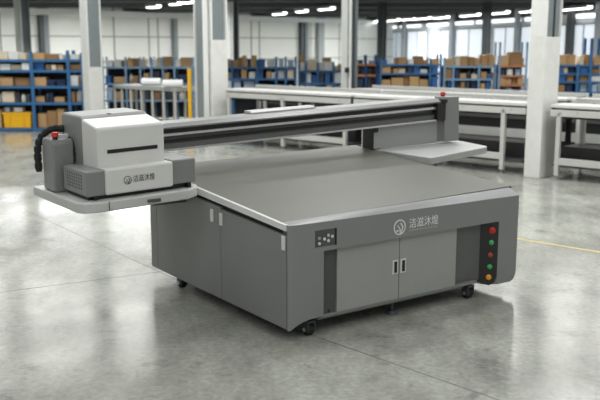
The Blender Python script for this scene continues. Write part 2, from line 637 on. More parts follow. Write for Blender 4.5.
def conveyor(label, X, Y0, Y1, leg_ys, ztop=1.155, width=0.95, style='apron', back_rail=True, skirt=False, group='conveyor tables along the aisle'):
    o = bld(X, Y0)
    r = empty('conveyor_table', (o.x, o.y, 0), RB)
    tag(r, label, 'conveyor', group)
    L = Y1 - Y0
    if style == 'apron':
        MB().box(0, 0.04, 0, L, ztop - 0.165, ztop - 0.065).build('front_apron', CONV, r, 0.004)
        bolts = MB()
        k = 0.25
        while k < L:
            bolts.cyl((-0.006, k, ztop - 0.1), (0.0, k, ztop - 0.1), 0.013, n=8)
            k += 0.9
        bolts.build('bolt', CONVGREY, r)
        MB().box(0.035, width, 0, L, ztop - 0.075, ztop - 0.02).build('bed', DARKGREY, r)
        MB().box(0.01, 0.5, 0.0, L, ztop - 0.035, ztop + 0.015).build('belt', CONVTOP, r, 0.008)
        MB().box(0.1, width - 0.1, 0.05, L - 0.05, ztop - 0.2, ztop - 0.12).build('drive_tray', BLACK, r)
        MB().box(0.08, width - 0.08, 0.05, L - 0.05, 0.20, 0.25).build('shade_shelf', POSTDARK, r)  # dark shelf added to shade the floor below and hide it
        MB().box(0.30, width - 0.12, 0.1, L - 0.1, 0.25, 0.50).build('cable_box', BLACK, r)
    else:
        MB().box(0, width, 0, L, ztop - 0.085, ztop).build('table_top', mat('work_table_grey', (160, 162, 158), 0.5, noise=0.04), r, 0.004)
    ro = MB()
    k = 0.06
    if style != 'plain':
        while k < L - 0.03:
            ro.cyl((0.53, k, ztop), (width - 0.06, k, ztop), 0.024, n=8)
            k += 0.12
        ro.build('rollers', ROLL, r)['kind'] = 'stuff'
    if back_rail:
        MB().box(width - 0.05, width, 0, L, ztop - 0.1, ztop + 0.07).build('back_rail', CONV, r, 0.004)
    for y in leg_ys:
        for x in (0.0, width - 0.07):
            lw = 0.07 if style == 'apron' else 0.045
            lg = MB().box(x, x + lw, y, y + lw, 0.07, ztop - 0.1).build('leg', CONV, r, 0.004)
            MB().cyl((x + 0.035, y + 0.035, 0), (x + 0.035, y + 0.035, 0.02), 0.04, n=10).cyl((x + 0.035, y + 0.035, 0.02), (x + 0.035, y + 0.035, 0.08), 0.012, n=8).build('foot', CONVGREY, lg)
    if skirt:
        k, n_u = 0.3, 0
        while k < L - 0.4:
            MB().box(0.05, 0.10, k, k + 0.26, 0.80, 0.93).build('drive_unit', (CONVGREY, mat('pale_drive_unit', (196, 204, 214), 0.5, noise=0.04), POSTDARK)[n_u % 3], r, 0.006)
            k += 0.55
            n_u += 1
        MB().box(0.10, width - 0.1, 0.02, L - 0.02, 0.06, 0.96).build('dark_under_block', BLACK, r)  # stands for the dark equipment below, made solid to block floor light
        MB().box(0.075, 0.10, 0.02, L - 0.02, 0.40, 0.56).build('guard_strip', mat('guard_strip_pale', (188, 190, 186), 0.5, noise=0.04), r)
        MB().box(0.06, 0.10, 0.02, L - 0.02, 0.74, 0.80).build('cable_duct', DARKGREY, r)
    MB().box(0.005, 0.055, leg_ys[0], leg_ys[-1], 0.24, 0.345).build('lower_rail', CONV, r, 0.003)
    MB().box(width - 0.06, width - 0.01, leg_ys[0], leg_ys[-1], 0.24, 0.345).build('lower_rail', CONV, r, 0.003)
    return r


conveyor('white conveyor table on the near side of the large pillar, running out of the picture', 12.57, 0.9, 6.10, (0.5, 2.7, 5.02))
conveyor('white conveyor table from the large pillar to behind the printer beam', 12.58, 6.52, 10.0, (0.36, 3.2))
conveyor('white conveyor table seen above the middle of the printer beam', 12.58, 10.08, 13.45, (0.1, 1.7, 3.25))
conveyor('long white-legged work table beyond the yellow guard post', 12.50, 14.95, 17.3, (0.05, 0.45, 0.85, 1.25, 1.65, 2.0, 2.28), ztop=1.14, width=0.7, style='plain', back_rail=False)
G2 = 'second row of grey conveyors'
conveyor('grey roller conveyor in second row, beyond the large pillar at its near end', 14.35, 1.5, 6.6, (0.1, 2.5, 4.9), ztop=1.14, skirt=True, group=G2)
conveyor('grey roller conveyor in second row, below the racks with orange beams', 14.35, 6.68, 11.6, (0.1, 2.4, 4.7), ztop=1.14, skirt=True, group=G2)
conveyor('grey roller conveyor in second row, far end behind the slim column', 14.35, 11.7, 14.2, (0.1, 1.2, 2.3), ztop=0.98, skirt=True, group=G2)


# ------------------------------------------------------------------ racks and what stands on them
BLUE = mat('rack_blue', (50, 104, 152), 0.45, noise=0.06)
BLUEDK = mat('rack_dark_blue', (40, 78, 128), 0.45, noise=0.06)
BLUEGREY = mat('rack_blue_grey', (124, 158, 188), 0.5, noise=0.06)
ORANGE = mat('rack_orange', (186, 120, 80), 0.5, noise=0.06)
DECK = mat('rack_deck', (70, 76, 82), 0.6, noise=0.08)
BACKM = mat('rack_back_mesh', (38, 42, 48), 0.7, noise=0.1)

KINDS = {
    'c': ('cardboard_box', 'tan cardboard box', 'box', mat('cardboard', (186, 152, 108), 0.8, noise=0.06)),
    'k': ('cardboard_box', 'brown cardboard box', 'box', mat('brown_cardboard', (150, 116, 78), 0.8, noise=0.06)),
    'm': ('cream_carton', 'cream carton', 'box', mat('cream_card', (218, 205, 180), 0.75, noise=0.05)),
    'w': ('white_carton', 'white carton', 'box', mat('white_card', (226, 228, 226), 0.7, noise=0.03)),
    'b': ('plastic_tote', 'blue plastic tote', 'tote', mat('blue_plastic', (48, 104, 168), 0.45, noise=0.06)),
    'd': ('plastic_tote', 'dark blue plastic tote', 'tote', mat('navy_plastic', (34, 56, 92), 0.5, noise=0.06)),
    'g': ('storage_bin', 'dark grey storage bin', 'bin', mat('grey_plastic', (66, 70, 76), 0.55, noise=0.06)),
    'l': ('storage_bin', 'pale blue storage bin', 'bin', mat('pale_blue_plastic', (172, 194, 214), 0.5, noise=0.05)),
    'y': ('storage_crate', 'yellow crate', 'crate', mat('yellow_plastic', (242, 184, 24), 0.5, noise=0.04)),
    'v': ('canister', 'dark canister', 'canister', mat('dark_canister', (48, 50, 54), 0.45, noise=0.06)),
    'u': ('canister', 'pale canister', 'canister', mat('pale_canister', (196, 194, 186), 0.45, noise=0.05)),
    'r': ('roll', 'white material roll', 'roll', mat('white_roll', (228, 230, 230), 0.5, noise=0.02)),
}
ORD = ('first', 'second', 'third', 'fourth', 'fifth', 'sixth', 'seventh', 'eighth', 'ninth', 'tenth', 'eleventh', 'twelfth', 'thirteenth',
       'fourteenth', 'fifteenth', 'sixteenth', 'seventeenth', 'eighteenth')


def goods(kind, x0, x1, d, depth, z0, z1, label, group):
    name, _, cat, m = KINDS[kind]
    w, h = x1 - x0, z1 - z0
    mb = MB()
    if cat == 'box':
        # carton: body, two top flaps meeting in a seam, a tape strip down the front
        mb.box(0, w, 0, depth, 0, h - 0.006)
        mb.box(0.002, w - 0.002, 0.002, depth / 2 - 0.004, h - 0.006, h)
        mb.box(0.002, w - 0.002, depth / 2 + 0.004, depth - 0.002, h - 0.006, h)
        mb.box(-0.002, 0.0, depth / 2 - 0.025, depth / 2 + 0.025, h * 0.7, h - 0.002)
    elif cat in ('tote', 'bin', 'crate'):
        t = min(0.02, w * 0.1)
        i = min(0.03, w * 0.08)
        mb.hexa([(i, i, 0), (w - i, i, 0), (w - i, depth - i, 0), (i, depth - i, 0)], [(t, t, h - 0.03), (w - t, t, h - 0.03), (w - t, depth - t, h - 0.03), (t, depth - t, h - 0.03)])
        for b in ((0, w, 0, t), (0, w, depth - t, depth), (0, t, t, depth - t), (w - t, w, t, depth - t)):
            mb.box(*b, h - 0.05, h)
        for s in ((0.25, 0.27), (0.73, 0.75)):
            mb.box(w * s[0], w * s[1], t * 0.2, t, 0.02, h - 0.05)
    elif cat == 'canister':
        rr = min(w, depth) / 2
        mb.lathe([(rr * 0.92, 0), (rr, 0.01), (rr, h * 0.72), (rr * 0.8, h * 0.82), (rr * 0.42, h * 0.86), (rr * 0.42, h)], w / 2, rr + 0.01)
    else:
        rr = h / 2
        mb.cyl((0, rr, rr), (w, rr, rr), rr, n=16)
        mb.cyl((-0.006, rr, rr), (w + 0.006, rr, rr), rr * 0.4, n=10)
    o = mb.build(name, m, smooth=(cat in ('canister', 'roll')))
    o.location = (x0, d, z0)
    tag(o, label, cat, group)
    return o


def rack(label, short, d, posts, levels, ptop, shelves, mpost=BLUE, mbeam=BLUE, depth=0.62, back=True, beamh=0.048, postw=0.05):
    """posts: pixel columns of the uprights; levels: pixel rows of the shelf tops, from the top down, with a shelf name each"""
    xs = [at(p, 80, d).x for p in posts]
    zs = [(at(posts[0], y, d).z, nm) for y, nm in levels]
    r = empty('storage_rack', ((xs[0] + xs[-1]) / 2, d, 0))
    ox = r.location.x
    tag(r, label, 'rack', 'storage racks')
    tops = ptop if isinstance(ptop, (list, tuple)) else [ptop] * len(posts)
    for x, pt_, pp in zip(xs, tops, posts):
        zt = at(pp, pt_, d).z
        for y in (0, depth - 0.06):
            MB().box(x - ox - postw / 2, x - ox + postw / 2, y, y + 0.06, 0, zt).build('upright', mpost, r)
    for z, nm in zs:
        MB().box(xs[0] - ox, xs[-1] - ox, 0.004, 0.05, z - beamh, z).build('beam', mbeam, r)
        MB().box(xs[0] - ox, xs[-1] - ox, depth - 0.05, depth - 0.004, z - beamh, z).build('beam', mbeam, r)
        MB().box(xs[0] - ox, xs[-1] - ox, 0.05, depth - 0.05, z - 0.03, z - 0.001).build('shelf', DECK, r)
    if back:
        MB().box(xs[0] - ox, xs[-1] - ox, depth + 0.002, depth + 0.02, 0.05, zs[0][0] - 0.03).build('back_panel', BACKM, r)
    for (z, nm), items in zip(zs, shelves):
        lastx = -99.0
        for i, it in enumerate(items):
            x0p, x1p, yt, kd = it[:4]
            yo = max(0.07, it[4]) if len(it) > 4 else 0.07 + 0.05 * ((i * 7) % 3)
            dd = d + yo
            x0, x1 = at(x0p, 80, dd).x, at(x1p, 80, dd).x
            x0 = max(x0, lastx + 0.006, xs[0] + 0.035)
            x1 = max(min(x1, xs[-1] - 0.035), x0 + 0.06)
            lastx = x1
            # height as seen at this depth, standing on the shelf
            zz1 = at((x0p + x1p) / 2, yt, dd).z
            h = max(0.05, zz1 - z)
            lv = [q[0] for q in zs].index(z)
            if lv > 0:
                h = min(h, zs[lv - 1][0] - beamh - z - 0.015)
            goods(kd, x0, x1, dd, min(0.42, depth - yo - 0.075), z + 0.001, z + 0.001 + h,
                  '%s, %s along the %s of the %s' % (KINDS[kd][1], ORD[min(i, 17)], nm, short), 'goods on the storage racks')
    return r


SH = ('top shelf', 'second shelf', 'third shelf', 'fourth shelf', 'bottom shelf')
rack('near blue rack of three bays holding cartons and a yellow crate', 'near blue rack', 21.1, (-14, 32, 68.5, 82.5),
     list(zip((59.5, 70, 86, 102.5, 128), SH)), (50, 52, 50.5, 53),
     [[(-10, 9, 51.5, 'm'), (10, 19.5, 52, 'w'), (20, 27.5, 53, 'm'), (34, 45.5, 53, 'c'), (46, 59, 54, 'k'), (60, 64, 54.5, 'w'), (70, 80, 54.5, 'w')],
      [(-8, 0.5, 64, 'm'), (1.5, 11, 64, 'w'), (11.5, 22, 65, 'm'), (22.5, 30, 63, 'w'), (34, 45, 60.5, 'b'), (46.5, 51, 64.5, 'c'), (52, 56.5, 65, 'm'), (58, 63.5, 65, 'c'), (70, 81.5, 64, 'c')],
      [(-10, -0.5, 76, 'c'), (0, 12.5, 77.5, 'c'), (15, 30, 78, 'k'), (34, 46, 77.5, 'c'), (47, 55, 80, 'd'), (55.5, 65.5, 79.5, 'd'), (70, 78, 75.5, 'w'), (79, 81.5, 77.5, 'k')],
      [(-9, -1, 93, 'u'), (1, 13, 92, 'm'), (14.5, 19, 93, 'g'), (19.5, 24, 94, 'u'), (25, 29, 94.5, 'g'), (34.5, 43.5, 96.5, 'c'), (44.5, 48, 92.5, 'v'), (49, 52, 93, 'd'), (53.5, 63.5, 97, 'c'), (70, 74, 92, 'k'), (74.5, 81, 89.5, 'u')],
      [(-12, -1.5, 110, 'c'), (0, 29, 112.5, 'y', 0.05), (36, 45, 113.5, 'c'), (45.5, 54.5, 111, 'k'), (55, 62.5, 109, 'c'), (70, 79, 112, 'g')]],
     beamh=0.06, postw=0.075)
for x0, x1, yt, lb, kd in ((2.5, 8, 107.8, 'small pale blue bin standing on the yellow crate', 'l'), (12, 20.5, 107, 'small white carton standing on the yellow crate', 'w')):
    dd = 21.27
    zc = at(10, 112.5, 21.15).z + 0.003
    goods(kd, at(x0, 80, dd).x, at(x1, 80, dd).x, dd, 0.25, zc, zc + 0.11, lb, 'goods on the yellow crate')

rack('blue-grey rack behind the white-legged work table', 'rack behind the white-legged table', 24.0, (103, 126, 140.5, 151.5, 163, 174.5, 193),
     list(zip((66.8, 83.5, 100), SH)), 57,
     [[(106, 113, 70 - 10, 'w'), (115, 121.5, 59.5, 'w'), (122, 126, 60.5, 'k'), (128, 133.5, 58, 'c'), (134, 140, 58.5, 'k'), (141, 146, 59, 'm'), (151, 157, 59.5, 'w'), (157.5, 163, 57.5, 'm'), (163.5, 172, 56.5, 'c'), (176, 180.5, 59, 'w'), (181, 192, 57.5, 'c')],
      [(104, 111, 76, 'b'), (114, 125, 77, 'c'), (129, 133, 74, 'u'), (133.5, 138, 76, 'k'), (144, 149, 73.5, 'c'), (153, 160, 71, 'g'), (164.5, 169, 73, 'c'), (177, 186, 75, 'd')],
      [(104, 112, 88, 'l'), (115, 121, 92, 'c'), (128, 134, 91, 'k'), (143, 149, 92, 'g'), (154, 160, 92, 'k'), (166, 172, 91, 'g'), (178, 184, 92, 'u')]],
     mpost=BLUEGREY, mbeam=BLUEGREY, back=True)

rack('crowded blue rack between the slim column and the wall corner', 'crowded blue rack', 24.4, (222, 232, 257, 276, 285.5, 295.6),
     list(zip((67.3, 78.5, 92), SH)), (60, 60, 60, 57, 57, 57),
     [[(224, 227.5, 60, 'w'), (227.8, 231, 59, 'c'), (233, 238, 60, 'c'), (239, 242, 57.5, 'k'), (242.2, 246, 55.5, 'c'), (246.8, 251, 59, 'd'), (251.5, 256.3, 55.5, 'c'), (258, 265.5, 59.5, 'b'), (267, 274.5, 59, 'w'), (278, 284, 58.5, 'l'), (287, 295, 60, 'l')],
      [(224, 227, 71, 'l'), (227.3, 231, 73, 'c'), (233, 240, 70.5, 'd'), (241.5, 246.5, 69, 'c'), (249, 255, 72, 'w'), (258, 263.5, 69.5, 'b'), (266.5, 271, 71.5, 'c'), (271.5, 275, 72.5, 'w'), (278, 284, 70.5, 'w'), (287.5, 293.5, 68.5, 'm')],
      [(224, 231, 79.5, 'w'), (233, 241, 80.5, 'l'), (243, 255, 81, 'l'), (258, 266, 84, 'd'), (266.5, 272, 85, 'k'), (278, 284, 85, 'g'), (287, 294, 85, 'u')]],
     depth=0.66)
rack('blue rack with white cartons just before the two-tone column', 'white-carton rack', 24.6, (299, 306, 318, 333.5, 345),
     list(zip((70.5, 83, 94), SH)), (60, 62, 62, 62, 62),
     [[(298.5, 304.5, 62.5, 'w', 0.05), (307, 316.5, 59.5, 'm', 0.1), (319, 325, 62.5, 'w'), (325.5, 332.5, 62, 'w'), (334.5, 338, 66, 'm'), (338.3, 343.5, 64.5, 'c')],
      [(298.5, 304.5, 73, 'd'), (307, 311, 72, 'w'), (311.5, 317, 75, 'b'), (319.5, 324, 72.5, 'g'), (324.5, 331, 72, 'b'), (334.5, 344, 71.5, 'w', 0.04)],
      [(299, 304, 85, 'm'), (307, 316, 84.5, 'l'), (319.5, 326, 86, 'b'), (326.5, 332.5, 84.5, 'm'), (335, 343, 86, 'w')]],
     depth=0.66)
for x0, x1, y0, y1, kd, lb in ((298.3, 303.7, 62.3, 55.5, 'c', 'tan cardboard box on top of a white carton, crowded blue rack end'),
                               (322.5, 331, 61.8, 57.5, 'k', 'brown cardboard box on top of two white cartons')):
    dd = 24.8
    z0, z1 = at(x0, y0, dd).z, at(x0, y1, dd).z
    goods(kd, at(x0, 80, dd).x, at(x1, 80, dd).x, dd, 0.3, z0, z1, lb, 'boxes on the white cartons')

rack('dark rack with orange beams right of the two-tone column', 'dark orange-beamed rack', 24.2, (354, 366, 376.5),
     list(zip((63.8, 74.5, 88), SH)), 55,
     [[(358, 363, 60, 'd'), (369, 375, 60.5, 'l')],
      [(355.5, 360, 68, 'g'), (361, 365, 68, 'd'), (368, 372, 68.5, 'g'), (373, 377, 68, 'v')],
      [(355.5, 364, 79, 'd'), (367.5, 372, 78, 'g'), (372.5, 377, 79, 'd')]],
     mpost=BLUEDK, mbeam=ORANGE, beamh=0.06)
rack('blue rack stacked with large tan cardboard boxes', 'rack of large tan boxes', 23.8, (380.5, 430, 440.3),
     list(zip((64.3, 73.2, 87.2), SH)), (58, 58, 54),
     [[(383, 387, 60, 'b'), (395, 397.5, 58, 'k'), (398, 406, 57.5, 'c'), (408, 413, 59.5, 'w'), (413.5, 423, 56.2, 'k'), (423.5, 428, 60, 'c'), (431.5, 439.5, 58.8, 'c')],
      [(382, 390.5, 64.8, 'c'), (393, 398, 68.5, 'c'), (398.5, 405, 68.2, 'm'), (407, 412.5, 68, 'd'), (413, 420, 66, 'b'), (420.5, 427, 69, 'w'), (431.5, 440.5, 66, 'b', 0.03)],
      [(382, 390.5, 80, 'c'), (391.5, 403.5, 77.5, 'c'), (404, 409, 75, 'k'), (409.5, 419, 76.5, 'c'), (419.5, 428, 79.5, 'c'), (431.5, 440.5, 77, 'b', 0.03)]],
     depth=0.66)
rack('blue-grey rack of three bays under a row of tan boxes', 'three-bay blue-grey rack', 23.8, (444.2, 453.3, 479, 495.2),
     list(zip((66, 78.7, 91), SH)), (57, 63, 63, 64),
     [[(444, 451.8, 58.8, 'c'), (455, 459.5, 56.2, 'm'), (460, 467.5, 56, 'c'), (468.5, 474, 57, 'k'), (474.5, 478, 58, 'c'), (481, 487.5, 54.8, 'c'), (488, 492.5, 54.2, 'c'), (493, 495.8, 56, 'm')],
      [(444.5, 451.5, 68.8, 'k'), (455, 459.5, 69, 'd'), (460, 466, 73.5, 'c'), (467, 471, 71, 'v'), (471.5, 477, 74, 'm'), (481, 486.5, 72, 'c'), (487, 491.5, 74, 'b'), (492, 496, 72.5, 'c')],
      [(444.5, 448, 80.5, 'v'), (448.5, 452, 81, 'b'), (455, 460, 81.5, 'd'), (461, 465, 82, 'k'), (466, 470, 82, 'g'), (471, 477, 82.5, 'd'), (481, 485, 83.5, 'c'), (486, 490, 82, 'b'), (490.5, 495.5, 83, 'u')]],
     mpost=BLUEGREY, mbeam=BLUEGREY, depth=0.66)
rack('tall rack with rust-orange beams beside the large white pillar', 'rust-beamed rack by the pillar', 23.6, (499, 526),
     list(zip((65.5, 75.3, 84.5, 97), SH)), 42,
     [[(500, 508, 55.5, 'c'), (509, 520.5, 52, 'k'), (521, 525, 58, 'c')],
      [(501, 504.5, 70, 'd'), (507, 512, 69, 'w'), (515, 520, 69.5, 'l')],
      [(500, 505, 76, 'c'), (505.3, 511, 75.5, 'c'), (511.3, 517, 75.5, 'k'), (517.3, 523, 76, 'c')],
      [(501, 506, 88, 'd'), (507, 512, 88, 'l'), (514, 521, 88, 'g')]],
     mpost=BLUEGREY, mbeam=ORANGE)
rack('blue rack on the far side of the large white pillar', 'far blue rack', 23.6, (556, 577.5, 590, 604),
     list(zip((65, 73.3, 81.5, 92), SH)), (56, 64, 38, 38),
     [[(559, 566, 55, 'c'), (566.5, 574.5, 54.5, 'c'), (579, 583, 56, 'm'), (583.5, 588.5, 54.5, 'k'), (592.5, 600, 55.5, 'c')],
      [(558, 563, 68.5, 'b'), (563.5, 567, 67.5, 'm'), (568, 575, 67, 'd'), (579, 588, 68, 'b'), (592, 599, 68, 'k')],
      [(558, 566, 76, 'b'), (567, 573.5, 75.5, 'k'), (580, 588, 74, 'c'), (591.5, 601, 74, 'w')],
      [(558, 565, 85, 'k'), (566, 573, 85, 'd'), (580, 588, 84, 'l'), (592, 598, 84.5, 'l')]],
     postw=0.075)

# loose goods on the work table and conveyors
for x0, x1, d, z, h, kd, lb in ((141, 160, 20.35, 1.142, 0.17, 'r', 'white material roll lying at the far end of the white-legged table'),
                                (162, 182, 19.35, 1.142, 0.17, 'r', 'white material roll lying near the yellow guard post')):
    a_, b_ = at(x0, 80, d).x, at(x1, 80, d).x
    goods(kd, a_, b_, d, 0.2, z, z + h, lb, 'white rolls on the work table')

# ------------------------------------------------------------------ the flatbed printer
PR = empty('flatbed_printer', (-0.0733, 5.7867, 0), 0.61672)
tag(PR, 'large grey flatbed printer with white print carriage on concrete floor', 'printer')
W_, D_ = 2.372, 2.19


def bedz(x, y):
    return 0.85 + 0.073 * y + 0.016 * x


def arc(cx, cy, r, a0, a1, n=8):
    return [(cx + r * math.cos(math.radians(a0 + (a1 - a0) * k / n)), cy + r * math.sin(math.radians(a0 + (a1 - a0) * k / n))) for k in range(n + 1)]


# inner body
core = MB()
core.hexa([(0.03, 0.12, 0.15), (W_ - 0.03, 0.12, 0.15), (W_ - 0.03, D_ - 0.03, 0.15), (0.03, D_ - 0.03, 0.15)],
          [(0.03, 0.12, 0.80), (W_ - 0.03, 0.12, 0.84), (W_ - 0.03, D_ - 0.03, bedz(W_, D_) - 0.06), (0.03, D_ - 0.03, bedz(0, D_) - 0.06)])
core.build('inner_body', BLACK, PR)

# front shell: one solid with rounded outer corners, carved for the door recess
def ell(cx, cy, rx, ry, a0, a1, n=8):
    return [(cx + rx * math.cos(math.radians(a0 + (a1 - a0) * k / n)), cy + ry * math.sin(math.radians(a0 + (a1 - a0) * k / n))) for k in range(n + 1)]


plan = [(0.03, 0.15), (0.03, 0.03), (0, 0.03)] + ell(0.13, 0.018, 0.13, 0.018, 180, 270, 10) + arc(W_ - 0.035, 0.035, 0.035, 270, 360) + [(W_, 0.15)]


def crease(x, y, z):
    if z > 0.5:
        z = 0.852 - 0.019 * x / W_
    return (x, y, z)


sh = MB().prism(plan, 'z', 0.095, 0.85, crease).build('front_shell', GREY, PR)
c1 = MB().prism([(0.298, -0.2), (0.298, 0.10), (1.975, 0.10), (2.118, 0.0), (2.118, -0.2)], 'z', -0.1, 0.637).build('cut', GREY, PR)
c2 = MB().prism([(0.012, -0.1), (0.012, 0.094), (0.05, 0.118), (0.10, 0.140), (0.18, 0.153), (0.32, 0.158), (0.32, -0.1)], 'y', -0.3, 0.3).build('cut', GREY, PR)
c3 = MB().prism([(1.85, -0.1), (1.90, 0.128), (2.0, 0.10), (2.05, 0.09), (2.05, -0.1)], 'y', -0.3, 0.3).build('cut', GREY, PR)
c4 = MB().prism([(2.28, -0.1), (2.28, 0.094), (2.315, 0.105), (2.338, 0.135), (2.36, 0.20), (2.5, 0.2), (2.5, -0.1)], 'y', -0.3, 0.3).build('cut', GREY, PR)
c5 = MB().box(0.22, 0.414, -0.1, 0.008, 0.665, 0.792).build('cut', GREY, PR)
carve(sh, [c1, c2, c3, c4, c5])
b = sh.modifiers.new('bevel', 'BEVEL')
b.width = 0.006
b.segments = 2
b.limit_method = 'ANGLE'
b.angle_limit = math.radians(40)

# sloping top lip behind the front shell's crease
lip = MB()
fr_ = ell(0.13, 0.018, 0.13, 0.018, 182, 270, 10)
n_ = 7
front = [(x, y, 0.852 - 0.019 * x / W_) for x, y in fr_] + [(x, y, 0.852 - 0.019 * x / W_) for x, y in arc(W_ - 0.035, 0.035, 0.035, 270, 360, 6)]
backl = []
for x, y, z in front:
    t = min(max(x / W_, 0), 1)
    backl.append((min(max(x, 0.01), W_ - 0.012), max(y, 0.0) * 0.25 + 0.095 + 0.01 * t, 0.864 + 0.024 * t - (0.010 if x > W_ - 0.03 else 0.0)))
va = [lip.bm.verts.new(q) for q in front]
vb = [lip.bm.verts.new(q) for q in backl]
vc = [lip.bm.verts.new((q[0], q[1] + 0.012, q[2] - 0.004)) for q in backl]
vd = [lip.bm.verts.new((q[0], q[1] + 0.012, 0.80)) for q in backl]
for k in range(len(front) - 1):
    lip.bm.faces.new((va[k], va[k + 1], vb[k + 1], vb[k]))
    lip.bm.faces.new((vb[k], vb[k + 1], vc[k + 1], vc[k]))
    lip.bm.faces.new((vc[k], vc[k + 1], vd[k + 1], vd[k]))
lip.build('top_lip', mat('lip_grey', (116, 119, 119), 0.4, noise=0.02), PR, smooth=True)

# front recess: side strip, two doors, dark panel, sill
MB().box(0.30, 0.440, 0.050, 0.11, 0.150, 0.637).build('recess_strip', DARKGREY, PR)
MB().cyl((0.380, 0.051, 0.170), (0.380, 0.046, 0.170), 0.010, n=12).build('lock', BLACK, PR)


def front_door(x0, x1, hx):
    dr = MB().box(x0, x1, 0.035, 0.06, 0.150, 0.630).build('cabinet_door', DOORGREY, PR, 0.003)
    hf = MB().box(hx, hx + 0.058, 0.028, 0.036, 0.350, 0.462).build('handle_plate', mat('handle_plate_grey', (205, 206, 203), 0.4, noise=0.02), dr, 0.006)
    MB().box(hx + 0.015, hx + 0.043, 0.025, 0.030, 0.362, 0.450).build('handle_slot', BLACK, dr, 0.002)
    return dr


front_door(0.446, 1.044, 0.976)
front_door(1.050, 1.660, 1.056)
MB().box(1.668, 1.985, 0.085, 0.11, 0.140, 0.637).build('recess_panel', mat('recess_grey', (92, 94, 93), 0.45, noise=0.03), PR)
MB().box(0.30, 1.92, 0.04, 0.13, 0.128, 0.150).build('sill', GREY, PR, 0.004)

# slanted black control panel with five buttons
def slant(t, off, z):
    """point on the slanted face: t from the back edge (0) to the front edge (1)"""
    x = 1.975 + (2.118 - 1.975) * t
    y = 0.10 - 0.10 * t
    nx, ny = -0.10, -0.143
    L = math.hypot(nx, ny)
    return (x + nx / L * off, y + ny / L * off, z)


cp = MB()
pp = [(0.02, 0.632), (0.97, 0.632), (0.97, 0.165), (0.88, 0.115), (0.62, 0.088), (0.30, 0.100), (0.02, 0.125)]
cp.hexa([slant(t, 0.004, z) for t, z in pp], [slant(t, -0.006, z) for t, z in pp])
cpo = cp.build('control_panel', mat('control_panel_black', (34, 36, 35), 0.4, noise=0.05), PR)
for zb_, m, rr, t in ((0.560, REDLED, 0.030, 0.66), (0.458, GREENLED, 0.022, 0.64), (0.352, mat('dim_red_button', (165, 62, 48), 0.35, noise=0.03), 0.022, 0.62), (0.250, GREENLED, 0.022, 0.61), (0.160, AMBERLED, 0.024, 0.58)):
    bt = MB()
    a0, a1, a2 = slant(t, 0.003, zb_), slant(t, 0.014, zb_), slant(t, 0.022, zb_)
    bt.cyl(a0, a1, rr, rr * 0.95, 18)
    bt.cyl(a1, a2, rr * 0.95, rr * 0.5, 18)
    bt.build('button', m, cpo, smooth=True)

# little key panel at the left of the band
kp = MB().box(0.226, 0.408, 0.0065, 0.0085, 0.670, 0.787).build('key_panel', DARKGREY, PR)
for kx, kz, m in ((0.262, 0.694, KEYW), (0.262, 0.733, LOGOFAINT), (0.307, 0.722, KEYW), (0.342, 0.745, mat('warm_key', (196, 182, 172), 0.4, noise=0.02)), (0.342, 0.706, KEYW), (0.377, 0.733, mat('bluish_key', (200, 212, 228), 0.4, noise=0.02))):
    MB().cyl((kx, 0.0075, kz), (kx, 0.002, kz), 0.0125, 0.011, 12).build('key', m, kp)
MB().box(0.402, 0.414, 0.001, 0.008, 0.668, 0.790).build('key_panel_edge', BLACK, kp)


# lettering helpers
def text_mesh(name, s, size, m, parent, M, sx=1.0):
    cu = bpy.data.curves.new(name, 'FONT')
    cu.body = s
    cu.size = size
    cu.extrude = 0.0008
    cu.align_x = 'LEFT'
    tmp = bpy.data.objects.new(name + '_tmp', cu)
    COL.objects.link(tmp)
    dg = bpy.context.evaluated_depsgraph_get()
    dg.update()
    me = bpy.data.meshes.new_from_object(tmp.evaluated_get(dg))
    bpy.data.objects.remove(tmp)
    me.transform(Matrix.Diagonal((sx, 1, 1, 1)))
    me.transform(M)
    me.materials.clear()
    me.materials.append(m)
    for p in me.polygons:
        p.material_index = 0
    o = bpy.data.objects.new(name, me)
    COL.objects.link(o)
    o.parent = parent
    return o


def front_M(x, y, z, roll=0.0):
    """text plane facing -y with its origin at x, y, z"""
    return Matrix.Translation((x, y, z)) @ Matrix.Rotation(roll, 4, 'Y') @ Matrix.Rotation(PI / 2, 4, 'X')


def emblem(name, cx, y, cz, r, m, parent):
    """ring with three slanted blades inside"""
    e = MB()
    n = 32
    for k in range(n):
        a, b2 = 2 * PI * k / n, 2 * PI * (k + 1) / n
        q = []
        for rr in (r, r * 0.84):
            q.append([(cx + rr * math.cos(t), cz + rr * math.sin(t)) for t in (a, b2)])
        poly = [q[0][0], q[0][1], q[1][1], q[1][0]]
        e.prism(poly, 'y', y - 0.0015, y)
    for poly in ([(-0.02, -0.86), (0.14, -0.84), (0.16, -0.30), (-0.28, 0.30), (-0.40, 0.24), (0.02, -0.34)],
                 [(0.16, -0.82), (0.36, -0.74), (0.62, 0.0), (0.24, 0.56), (0.06, 0.54), (0.40, -0.02)],
                 [(-0.62, -0.36), (-0.50, -0.58), (-0.10, -0.46), (-0.12, -0.34)]):
        e.prism([(cx + r * a, cz + r * b2) for a, b2 in poly], 'y', y - 0.0015, y)
    return e.build(name, m, parent)


emblem('emblem', 1.012, -0.0005, 0.722, 0.060, LOGO, PR)
text_mesh('lettering', '洁滋沐煌', 0.083, LOGO, PR, front_M(1.106, -0.001, 0.708), 0.93)
tl = MB()
random.seed(3)
xx = 1.108
while xx < 1.405:
    w_ = random.choice((0.008, 0.011, 0.014))
    tl.box(xx, min(xx + w_, 1.408), -0.0015, -0.0002, 0.678, 0.690)
    xx += w_ + 0.005
tl.build('small_print', LOGOFAINT, PR)

